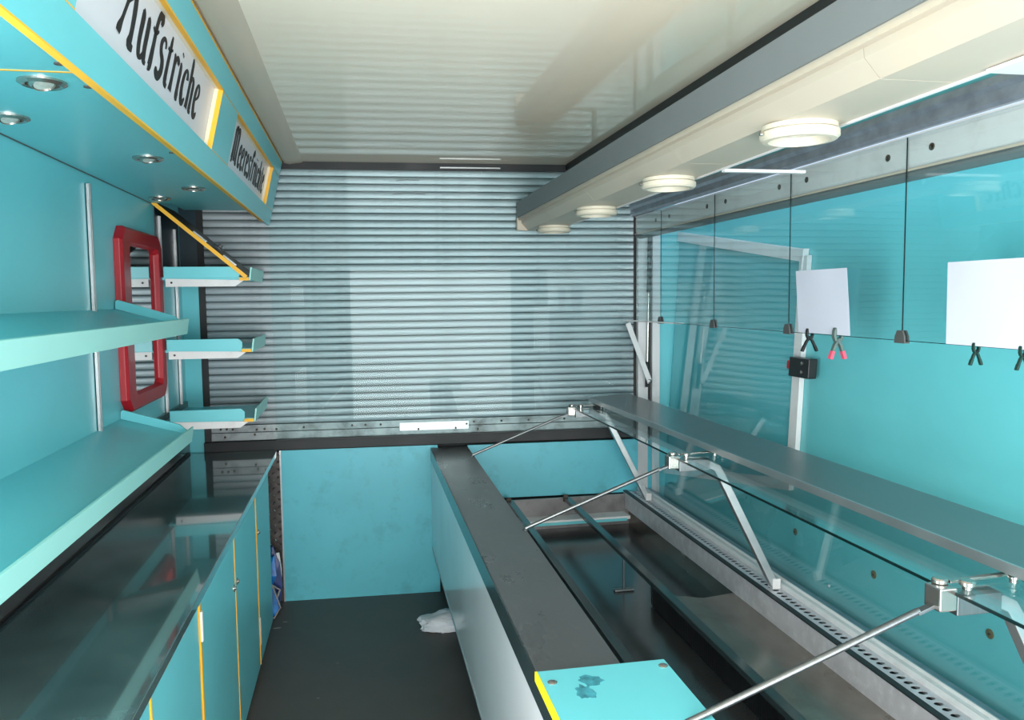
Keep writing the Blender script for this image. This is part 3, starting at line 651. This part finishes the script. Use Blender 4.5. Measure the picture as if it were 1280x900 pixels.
# ---------------------------------------------------------------- serving flap (teal), leaning slightly outward
def fx(z): return 1.672 + 0.060 * (z - 0.5)
fl = thing('serving_flap', 'huge closed teal serving flap leaning outward behind the glass', 'flap', (1.70, 2.4, 0.36))
MB().prism([(fx(0.36), 0.36), (fx(2.07), 2.07), (fx(2.07) + 0.03, 2.07), (fx(0.36) + 0.03, 0.36)], 'y', 0.55, 4.215).build('panel', M['teal_flap'], fl)
for i, (y, z) in enumerate([(3.36, 0.657), (2.85, 0.66), (2.355, 0.657), (1.85, 0.664), (1.36, 0.66)]):
    MB().lathe((fx(z), y, z), (-1, 0, 0), [(0.014, 0), (0.014, 0.002), (0.011, 0.003), (0.0045, 0.003), (0.004, 0.001)], 16).build('washer', M['brass'], fl, smooth=True)
    MB().lathe((fx(z) - 0.001, y, z), (-1, 0, 0), [(0.004, 0), (0.004, 0.004)], 8).build('screw', M['hole'], fl)
MB().lathe((fx(.53), 2.6, 0.53), (-1, 0, 0), [(0.006, 0), (0.004, 0.003)], 10).build('filler_dot', M['whitemetal'], fl)
B(1.60, fx(.36) + .03, 0.5, 4.34, 0.30, 0.36).build('hinge_sill', M['alu'], fl)

# framed pane on the flap
def FL(y, z, d=0.0): return Vector((fx(z) - d, y, z))
fr = thing('flap_window', 'glossy pane in a pale metal frame on the teal flap, reflecting the shutter', 'window', (1.66, 3.5, 0.62))
def fmember(a, b, w_, name='frame_member', d=0.022, mt_='whitemetal'):
    a = Vector((0, a[0], a[1])); b = Vector((0, b[0], b[1])); dr = (b - a).normalized(); nr = Vector((0, -dr.z, dr.y)) * w_ / 2
    c = [a - nr, b - nr, b + nr, a + nr]
    return MB().hexa([FL(p.y, p.z, 0.001) for p in c] + [FL(p.y, p.z, d) for p in c]).build(name, M[mt_], fr, bevel=0.002)
TL, TR, BR, BL = (4.20, 1.925), (2.90, 1.752), (2.885, 0.842), (4.20, 0.63)
fmember(TL, TR, 0.05); fmember(TR, BR, 0.058); fmember(BR, BL, 0.045); 
fmember((TR[0] - 0.0, TR[1] + 0.028), (TR[0] + 0.012, TR[1] - 0.13), 0.012, d=0.026)
pv = [(4.19, 1.91), (2.91, 1.74), (2.90, 0.86), (4.19, 0.65)]
MB().hexa([FL(p[0], p[1], 0.001) for p in pv] + [FL(p[0], p[1], 0.008) for p in pv]).build('pane', M['teal_pane'], fr)

lt = thing('flap_latch', 'black box latch with a red button on the pale flap frame', 'latch', (1.66, 2.75, 1.27))
zc, yc = 1.318, 2.84
def LB(y0, y1, z0, z1, d0, d1): return MB().hexa([FL(y0, z0, d0), FL(y1, z0, d0), FL(y1, z1, d0), FL(y0, z1, d0), FL(y0, z0, d1), FL(y1, z0, d1), FL(y1, z1, d1), FL(y0, z1, d1)])
LB(2.745, 2.885, zc - 0.038, zc + 0.038, 0.023, 0.060).build('housing', M['blackplastic'], lt, bevel=0.004)
LB(2.885, 2.915, zc - 0.012, zc + 0.022, 0.030, 0.052).build('button', M['red'], lt, bevel=0.003, label='red button')
for dz in (-0.016, 0.018):
    MB().lathe(FL(2.79, zc + dz, 0.059), (-1, 0, 0), [(0.007, 0), (0.007, 0.003), (0.004, 0.004)], 12).build('screw', M['chrome'], lt, smooth=True)

# ---------------------------------------------------------------- posts, stay and strut at the far right corner
struct(rear(1.512, 1.568, 0.5, 2.0, -0.04, 0.03).build('trim_7', M['whitemetal']), 'pale upright post right of the shutter')
struct(rear(1.572, 1.585, 0.5, 2.0, -0.04, 0.02).build('trim_8', M['black']))
struct(rear(1.632, 1.80, 0.3, 2.1, -0.06, 0.012).build('trim_10', M['teal']), 'teal corner filler beside the flap')
struct(rear(1.590, 1.632, 0.5, 2.0, -0.04, 0.04).build('trim_9', M['whitemetal']), 'second pale upright post in the corner')
gs = thing('gas_strut', 'thin gas strut standing upright in the far right corner', 'gas strut', (1.555, 4.17, 1.27))
MB().tube([(1.553, 4.172, 1.24), (1.560, 4.172, 1.62)], 0.006).build('piston_rod', M['chrome'], gs, smooth=True)
MB().tube([(1.560, 4.172, 1.62), (1.565, 4.172, 1.95)], 0.011).build('cylinder', M['blackplastic'], gs, smooth=True)
MB().tube([(1.551, 4.172, 1.10), (1.553, 4.172, 1.24)], 0.010).build('end_fitting', M['black'], gs, smooth=True)
sy = thing('folding_stay', 'pale metal stay bent into a V under the end of the hanging glass', 'stay', (1.45, 4.14, 1.14))
MB().bar([(1.435, 4.155, 1.455), (1.552, 4.125, 1.128)], 0.006, 0.028, (0, 1, 0)).build('slanted_arm', M['whitemetal'], sy, bevel=0.001)
MB().bar([(1.415, 4.155, 1.470), (1.52, 3.62, 1.467)], 0.028, 0.006, (1, 0, 0)).build('top_arm', M['whitemetal'], sy, bevel=0.001)
MB().lathe((1.549, 4.122, 1.137), (0, -1, 0), [(0.012, 0), (0.012, 0.006), (0.006, 0.008)], 14).build('pivot_bolt', M['steel'], sy, smooth=True)

# ---------------------------------------------------------------- hatch rail, hanging glass, clips
RX = 1.514
hr = thing('hatch_rail', 'long pale metal rail with screws carrying the hanging glass', 'rail', (1.5, 2.5, 1.915))
HY0 = 0.5
MB().prism([(RX, 1.940), (RX - 0.006, 1.955), (RX - 0.006, 2.020), (RX, 2.031), (1.535, 2.031), (1.535, 1.940)], 'y', HY0, 4.24).build('rail_body', M['whitemetal'], hr, bevel=0.001)
MB().prism([(RX + 0.004, 1.912), (RX - 0.010, 1.922), (RX - 0.010, 1.930), (RX, 1.940), (1.53, 1.940), (1.53, 1.912)], 'y', HY0, 4.24).build('lower_lip', M['greypaint'], hr)
B(RX - 0.0115, RX - 0.0095, HY0, 4.24, 1.936, 1.9425).build('cream_bead', M['cream'], hr)
B(RX - 0.010, RX - 0.002, HY0, 4.24, 2.030, 2.035).build('top_edge', M['whitemetal'], hr)
joints = [3.84, 3.225, 2.612, 2.005, 1.395, 0.785]
for j in joints:
    for dy in (-0.09, 0.09):
        yy = j + dy
        MB().lathe((RX - 0.006, yy, 1.988), (-1, 0, 0), [(0.010, 0), (0.010, 0.002), (0.005, 0.002), (0.004, -0.0005)], 14).build('screw', M['hole'], hr)
tag(MB().prism([(1.485, 2.036), (1.475, 2.045), (1.48, 2.072), (1.468, 2.084), (1.475, 2.105), (1.50, 2.105), (1.50, 2.036)], 'y', 0.5, 4.24).build('galvanised_channel', M['galv']), 'bluish galvanised channel running above the hatch rail', 'channel')

pos = ['far end beside the shutter', 'second from the shutter', 'third from the shutter, holding the smaller-looking paper', 'fourth from the shutter', 'fifth from the shutter, holding the right-hand paper', 'nearest the camera, out of the picture']
edges = [4.2] + joints
labels = ['hanging glass pane at the far end beside the shutter', 'hanging glass pane in front of the framed flap window', 'hanging glass pane the left paper is clamped to',
          'hanging glass pane between the two papers', 'hanging glass pane the right paper is clamped to', 'hanging glass pane nearest the camera, outside the photo']
GB = 1.468
for i in range(6):
    t = thing('hanging_glass', labels[i], 'glass pane', (1.5, edges[i], GB), 'hanging glass panes of the serving hatch')
    a, b = edges[i + 1] + 0.003, edges[i] - 0.003
    B(1.498, 1.503, a, b, GB, 2.028).build('pane', M['glass_hang'], t)
    B(1.4992, 1.5018, b, b + 0.003, GB, 2.028).build('joint_strip', M['cable'], t, label='thin dark vertical joint') if i > 0 else None
    B(1.4975, 1.5035, a, b, GB - 0.0015, GB).build('bottom_edge', M['glass_edge'], t)
clab = ['small grey glass clip in the far corner above the V-shaped stay', 'grey glass clip under the second thin black joint', 'grey glass clip just left of the left paper', 'largest grey glass clip, between the two papers', 'grey glass clip near the right paper outside the photo']
for j, lab in zip(joints[:5], clab):
    t = thing('glass_clip', lab, 'clip', (1.5, j, GB - 0.006), 'grey clips on the hanging glass')
    for (x0, x1) in ((1.492, 1.4975), (1.5035, 1.509)):
        MB().prism([(j - 0.022, GB - 0.005), (j + 0.022, GB - 0.005), (j + 0.020, GB + 0.012), (j + 0.011, GB + 0.028), (j - 0.011, GB + 0.028), (j - 0.020, GB + 0.012)], 'x', x0, x1).build('jaw', M['clipgrey'], t, bevel=0.001)
    B(1.492, 1.509, j - 0.022, j + 0.022, GB - 0.008, GB - 0.004).build('base', M['clipgrey'], t)

# papers on the glass
def paper(c, label, rot, lean=0.002):
    m = MB(); nx, nz = 10, 6; W_, H_ = 0.297, 0.21; vs = []
    ca, sa = math.cos(rot), math.sin(rot)
    for j in range(nz + 1):
        for i in range(nx + 1):
            u = (i / nx - 0.5) * W_; v = j / nz * H_
            y = c[1] - u * ca - v * sa; z = c[2] - u * sa * -1 * -1 + v * ca
            vs.append((c[0] - 0.002 - lean * (j / nz) - 0.003 * (j / nz) ** 2 * abs(math.sin(i / nx * 4)), y, z))
    n_ = len(vs); vs2 = [(v[0] - 0.0004, v[1], v[2]) for v in vs]
    fs = []
    for j in range(nz):
        for i in range(nx):
            a = j * (nx + 1) + i; q = (a, a + 1, a + nx + 2, a + nx + 1); fs.append(q); fs.append(tuple(n_ + k for k in q)[::-1])
    bd_ = [i for i in range(nx)] + [(nx) + (nx + 1) * j for j in range(nz)] + [nz * (nx + 1) + nx - i for i in range(nx)] + [(nx + 1) * (nz - j) for j in range(nz)]
    for a, b in zip(bd_, bd_[1:] + bd_[:1]): fs.append((a, b, n_ + b, n_ + a))
    m.add(vs + vs2, fs)
    return tag(m.build('paper_sheet', M['paper'], smooth=True), label, 'paper', 'blank papers clamped to the hanging glass')
paper((1.496, 2.385, GB + 0.002), 'blank white paper clamped to the glass beside the framed flap window', 0.0, 0.014)
paper((1.496, 1.675, GB + 0.000), 'blank white paper clamped to the glass at the right edge of the photo', 0.0)

# spring clamps
def clamp(y, z, sc, cols, label, spread=1.0):
    t = thing('spring_clamp', label, 'clamp', (1.5, y, z - 0.05 * sc), 'spring clamps holding the papers')
    Q = lambda u, v, d=0.0: Vector((1.5005 + u * sc, y + d * sc, z + v * sc))
    body, grip, tip = cols
    for s_ in (-1, 1):
        # jaw curving onto the glass, pivot ear, handle
        MB().bar([Q(s_ * 0.0075, 0.034), Q(s_ * 0.011, 0.026), Q(s_ * 0.0125, 0.008), Q(s_ * 0.007, -0.006)], 0.016 * sc, 0.0075 * sc, (0, 1, 0)).build('jaw', M[body], t, bevel=0.0012)
        MB().bar([Q(s_ * -0.002, 0.000), Q(s_ * 0.013 * spread, -0.018), Q(s_ * 0.027 * spread, -0.046)], 0.014 * sc, 0.008 * sc, (0, 1, 0)).build('handle', M[body], t, bevel=0.0012)
        MB().bar([Q(s_ * 0.0225 * spread, -0.036), Q(s_ * 0.0335 * spread, -0.060)], 0.016 * sc, 0.0095 * sc, (0, 1, 0)).build('grip', M[grip], t, bevel=0.0015)
        MB().bar([Q(s_ * 0.0035, 0.038), Q(s_ * 0.0035, 0.026)], 0.014 * sc, 0.005 * sc, (0, 1, 0)).build('pad', M[tip], t, bevel=0.001)
    MB().lathe(Q(0, -0.003, -0.010), (0, 1, 0), [(0.0065 * sc, 0), (0.0065 * sc, 0.020 * sc)], 12).build('spring', M[tip], t, smooth=True)
    return t
clamp(2.475, GB - 0.012, 0.82, ('blackplastic', 'blackplastic', 'black'), 'black spring clamp at the lower left corner of the left paper', 1.0)
clamp(2.312, GB - 0.012, 1.05, ('greymetal', 'pink', 'greymetal'), 'metal spring clamp with pink handle tips under the left paper', 0.72)
clamp(1.728, GB - 0.012, 0.60, ('greenblack', 'greenblack', 'black'), 'dark green spring clamp under the left part of the right paper', 0.8)
clamp(1.585, GB - 0.012, 0.60, ('greenblack', 'greenblack', 'black'), 'dark green spring clamp cut off by the right edge of the photo', 0.8)

# ---------------------------------------------------------------- steel ledge shelf and slanted glazing of the counter display
def xg(y): return 1.078 + (4.0 - y) * 0.012     # skewed front edge of the shelf glass
ls = thing('display_shelf', 'long grey steel shelf on top of the counter display', 'shelf', (1.33, 2.6, 1.05))
def hx(pts_lo, z0, z1, name, m_, par, **kw):
    return MB().hexa([(p[0], p[1], z0) for p in pts_lo] + [(p[0], p[1], z1) for p in pts_lo]).build(name, m_, par, **kw)
hx([(1.262, 0.6), (1.490, 0.6), (1.446, 4.20), (1.19, 4.06)], 1.058, 1.068, 'top', M['shelfsteel'], ls, bevel=0.001)
hx([(1.257, 0.6), (1.263, 0.6), (1.191, 4.06), (1.185, 4.06)], 1.046, 1.0685, 'front_edge', M['alu'], ls, label='bright front edge')
B(1.20, 1.24, 3.98, 4.03, 1.02, 1.057).build('end_block', M['black'], ls)
gl = thing('display_glass_shelf', 'clear glass top of the display with a dark front edge, carried on three steel brackets', 'glass shelf', (1.2, 2.5, 1.018))
hx([(xg(0.6), 0.6), (1.50, 0.6), (1.45, 4.03), (xg(4.03), 4.03)], 1.021, 1.027, 'pane', M['glass_shelf'], gl)
hx([(xg(0.6) - 0.0015, 0.6), (xg(0.6) + 0.001, 0.6), (xg(4.03) + 0.001, 4.03), (xg(4.03) - 0.0015, 4.03)], 1.0208, 1.0272, 'polished_edge', M['glass_edge'], gl, label='dark polished front edge')
gf = thing('display_front_glass', 'clear sloping front glass between the white rail and the steel shelf', 'glass pane', (1.57, 2.3, 0.525))
MB().prism([(1.566, 0.526), (1.572, 0.526), (1.512, 1.050), (1.506, 1.050)], 'y', 0.6, 4.05).build('pane', M['glass'], gf)

def arm(y, label, bl):
    t = thing('shelf_support', label, 'bracket', (1.3, y, 0.522), 'steel arms carrying the display glass')
    x0 = xg(y) - 0.012
    dz = 1.0
    # square tube arm bending down to the rail
    pts = [(x0 + 0.05, y, 1.000), (1.19, y, 0.998), (1.222, y, 0.996), (1.245, y, 0.985), (1.262, y, 0.958), (1.483, y, 0.524)]
    MB().bar([(x0 + 0.018, y, 0.9985), (1.215, y, 0.9985)], 0.040, 0.040, (0, 1, 0)).build('top_tube', M['steel'], t, bevel=0.002)
    MB().bar(pts[1:], 0.030, 0.028, (0, 1, 0)).build('curved_arm', M['alu'], t, bevel=0.002)
    B(x0 - 0.022, x0 + 0.016, y - 0.022, y + 0.022, 0.990, 1.035).build('clamp_block', M['chrome'], t, bevel=0.003)
    MB().bar([(x0 + 0.03, y + 0.02, 1.033), (x0 + 0.17, y + 0.025, 1.036)], 0.012, 0.006, (0, 1, 0)).build('holding_strap', M['chrome'], t, bevel=0.001)
    for (dx, dy) in ((0.004, 0.012), (0.045, -0.012)):
        MB().lathe((x0 + dx, y + dy, 1.0275), (0, 0, 1), [(0.009, 0), (0.009, 0.008), (0.015, 0.009), (0.015, 0.015), (0.012, 0.018)], 18).build('round_nut', M['chrome'], t, smooth=True)
    for dx in (0.16, 0.19):
        MB().lathe((x0 + dx, y, 1.0275), (0, 0, 1), [(0.008, 0), (0.008, 0.008), (0.011, 0.009), (0.011, 0.013)], 12).build('bolt', M['chrome'], t, smooth=True)
    B(1.466, 1.497, y - 0.018, y + 0.018, 0.5215, 0.56).build('foot', M['whitemetal'], t, bevel=0.001)
    # tie rod down to the black strip
    r = thing('tie_rod', bl, 'rod', (0.55, y, 0.80), 'steel rods from the black strip to the display arms')
    MB().tube([(0.545, y, 0.806), (0.56, y, 0.812), (x0 - 0.05, y, 1.000 - 0.012)], 0.0068, 12).build('rod', M['steel'], r, smooth=True)
    MB().bar([(x0 - 0.055, y, 0.984), (x0 - 0.004, y, 1.002)], 0.016, 0.007, (0, 1, 0)).build('flattened_end', M['steel'], r, bevel=0.001)
    MB().lathe((0.545, y, 0.8005), (0, 0, 1), [(0.010, 0), (0.010, 0.003), (0.006, 0.006)], 12).build('base_plate', M['steel'], r, smooth=True)
arm(3.97, 'steel arm and bracket at the far end of the display by the shutter', 'far thin steel tie rod close to the shutter')
arm(2.65, 'steel arm and bracket at the middle of the display', 'middle steel tie rod crossing the well')
arm(1.33, 'nearest steel bracket with round nuts at the lower right', 'nearest thick steel tie rod ending at the teal board')

# ---------------------------------------------------------------- light canopy above the serving side
lc = thing('light_canopy', 'long cream light canopy with grey front under the ceiling on the right', 'light canopy', (0.94, 2.3, 1.965))
CY0, CY1 = 0.35, 4.235
def can(x, z, y): # slight sag toward the far end
    return (x, y, z - 0.004 * (y - 2.0))
def cprism(poly, y0, y1, name, m_, **kw):
    m = MB(); n = len(poly); vs = [can(p[0], p[1], y0) for p in poly] + [can(p[0], p[1], y1) for p in poly]
    m.add(vs, [tuple(range(n))[::-1], tuple(range(n, 2 * n))] + [(i, (i + 1) % n, n + (i + 1) % n, n + i) for i in range(n)])
    return m.build(name, m_, lc, **kw)
cprism([(0.84, 2.032), (0.84, 2.112), (0.86, 2.118), (0.87, 2.118), (0.87, 2.032)], CY0, CY1, 'grey_front', M['greypaint'], label='grey painted front face')
cprism([(0.843, 2.016), (0.846, 2.032), (0.875, 2.032), (0.868, 2.016)], CY0, CY1, 'cream_lip', M['cream'])
seams = [CY0, 1.268, 2.12, 2.97, 3.66, 4.10, CY1]
for a, b in zip(seams[:-1], seams[1:]):
    cprism([(0.860, 2.016), (0.862, 2.000), (0.893, 1.966), (1.040, 1.966), (1.040, 2.10), (0.88, 2.10), (0.88, 2.016)], a + 0.001, b - 0.001, 'cover_panel', M['cream'])
for a in seams[1:-1]:
    cprism([(0.8615, 2.016), (0.8635, 2.0005), (0.8938, 1.9675), (1.039, 1.9675), (1.039, 2.10), (0.88, 2.10), (0.88, 2.016)], a - 0.001, a + 0.001, 'joint_seal', M['clipgrey'])
cprism([(1.040, 1.962), (1.048, 1.962), (1.048, 2.11), (1.040, 2.11)], CY0, CY1, 'rear_edge', M['whitemetal'])
cprism([(0.838, 1.966), (0.895, 1.962), (0.90, 2.03), (0.838, 2.03)], CY1 - 0.03, CY1 + 0.004, 'end_cap', M['cream'], bevel=0.002)
for y in (0.9, 2.4, 3.9):
    m = B(1.03, 1.18, y - 0.02, y + 0.02, 2.09, 2.10); m.box(1.165, 1.18, y - 0.02, y + 0.02, 2.10, ZC); m.build('hanger', M['greypaint'], lc)
B(1.03, 1.38, 1.0, 1.185, 1.962, 1.968).build('metal_flap', M['whitemetal'], lc, label='pale metal flap at the near end')
B(1.045, 1.30, 2.18, 2.20, 1.955, 1.963).build('loose_bar', M['whitemetal'], lc)
lab4 = ['nearest cream ring lamp under the canopy, its lens showing', 'second cream ring lamp from the camera under the canopy', 'third cream ring lamp from the camera under the canopy', 'furthest cream ring lamp at the shutter end of the canopy']
for (x, y, lab) in zip((0.958, 0.96, 0.965, 0.985), (1.635, 2.395, 3.185, 3.985), lab4):
    t = thing('canopy_lamp', lab, 'lamp', (x, y, 1.93), 'round cream lamps under the light canopy')
    zz = 1.966 - 0.004 * (y - 2.0)
    MB().lathe((x, y, zz), (0, 0, -1), [(0.080, 0), (0.080, 0.010), (0.076, 0.011), (0.076, 0.013), (0.084, 0.014), (0.084, 0.026), (0.078, 0.032), (0.066, 0.033), (0.063, 0.024), (0.061, 0.012)], 40).build('housing_ring', M['lamprim'], t, smooth=True)
    MB().lathe((x, y, zz - 0.010), (0, 0, -1), [(0.062, 0), (0.062, 0.004), (0.04, 0.007), (0.0, 0.008)], 32).build('lens', M['canopy_lens'], t, smooth=True)
    MB().lathe((x - 0.088, y + 0.0, zz - 0.020), (-1, 0, 0), [(0.004, 0), (0.004, 0.006)], 8).build('screw', M['chrome'], t)

# ---------------------------------------------------------------- loose things on the floor
def crumple(cx, cy, cz, rx, ry, rz, seed, fold=0.35, n=34, m_=20, flat_top=1.0):
    mb = MB(); vs = []; fs = []
    for j in range(m_ + 1):
        ph = PI * j / m_
        for i in range(n):
            th = 2 * PI * i / n
            d = Vector((math.cos(th) * math.sin(ph), math.sin(th) * math.sin(ph), math.cos(ph)))
            nz = noise.noise(d * 1.6 + Vector((seed, 0, 0))) * fold + abs(noise.noise(d * 3.7 + Vector((0, seed, 0)))) * fold * -0.9 + noise.noise(d * 8 + Vector((0, 0, seed))) * fold * 0.25
            r = 1 + nz
            z = d.z * r * rz
            vs.append((cx + d.x * r * rx, cy + d.y * r * ry, max(cz + z, 0.001 + 0.0005 * (i % 3))))
    for j in range(m_):
        for i in range(n):
            fs.append((j * n + i, j * n + (i + 1) % n, (j + 1) * n + (i + 1) % n, (j + 1) * n + i))
    return mb.add(vs, fs)
tag(crumple(0.385, 3.80, 0.022, 0.145, 0.085, 0.05, 3.3, 0.24, 56, 32).build('crumpled_cloth', M['cloth'], smooth=True), 'crumpled white cloth on the floor under the white cladding', 'cloth')

bg1 = thing('blue_bag', 'folded bright blue bag with grey binding stuffed beside the last cabinet', 'bag', (-0.47, 4.12, 0.0))
def sheetbag(pts, th, name, m_, par):
    c = [Vector(p) for p in pts]; nn = MB(); n_ = len(c); off = Vector((0, th, 0))
    ctr = sum(c, Vector()) / n_
    vs = c + [p + off for p in c] + [ctr + Vector((0.004, -0.02, 0)), ctr + off + Vector((0, 0.015, 0))]
    fs = []
    for i in range(n_):
        k2 = (i + 1) % n_; fs += [(i, k2, n_ + k2, n_ + i), (k2, i, 2 * n_), (n_ + i, n_ + k2, 2 * n_ + 1)]
    nn.add(vs, fs); return nn.build(name, m_, par, smooth=False)
sheetbag([(-0.52, 4.20, 0.002), (-0.44, 4.19, 0.03), (-0.425, 4.19, 0.12), (-0.435, 4.20, 0.24), (-0.47, 4.21, 0.33), (-0.53, 4.21, 0.30), (-0.56, 4.2, 0.1)], 0.03, 'back_fold', M['bluedark'], bg1)
sheetbag([(-0.54, 4.15, 0.10), (-0.47, 4.14, 0.14), (-0.445, 4.13, 0.20), (-0.455, 4.15, 0.30), (-0.50, 4.16, 0.27), (-0.56, 4.16, 0.2)], 0.02, 'upper_fold', M['blue'], bg1)
sheetbag([(-0.53, 4.09, 0.002), (-0.45, 4.07, 0.015), (-0.428, 4.08, 0.06), (-0.46, 4.10, 0.15), (-0.50, 4.10, 0.19), (-0.56, 4.1, 0.12)], 0.025, 'front_fold', M['blue'], bg1)
MB().tube([(-0.53, 4.075, 0.006), (-0.455, 4.055, 0.012), (-0.425, 4.065, 0.055), (-0.455, 4.09, 0.15), (-0.50, 4.10, 0.19)], 0.005).build('binding', M['greytrim'], bg1, smooth=True)
MB().tube([(-0.56, 4.13, 0.21), (-0.48, 4.115, 0.17), (-0.430, 4.12, 0.13), (-0.455, 4.12, 0.06)], 0.006).build('strap', M['greytrim'], bg1, smooth=True)
tag(MB().tube([(-0.440, 4.22, 0.09), (-0.437, 4.225, 0.2), (-0.447, 4.23, 0.29)], 0.010).build('white_cord', M['whitemetal'], smooth=True), 'short white corrugated tube standing behind the blue bag', 'tube')
for (x, y, a, s_, lb) in [(-0.43, 3.95, 0.3, 0.02, 'small grey shred of litter on the floor at the foot of the last cabinet'), (-0.40, 4.02, 1.2, 0.012, 'small grey shred of litter on the floor just in front of the blue bag'), (-0.20, 3.2, 0.5, 0.006, 'tiny pale crumb on the aisle floor, left of its middle'), (-0.13, 3.5, 0.5, 0.005, 'tiny pale crumb near the middle of the aisle floor'), (0.18, 2.9, 0.5, 0.006, 'tiny pale crumb on the floor near the white cladding')]:
    tag(blot(x, y, 0.0005, s_, s_ * 0.35, 9, int(x * 100) + 60).build('litter_crumb', M['greytrim']), lb, 'crumb', 'crumbs on the aisle floor')
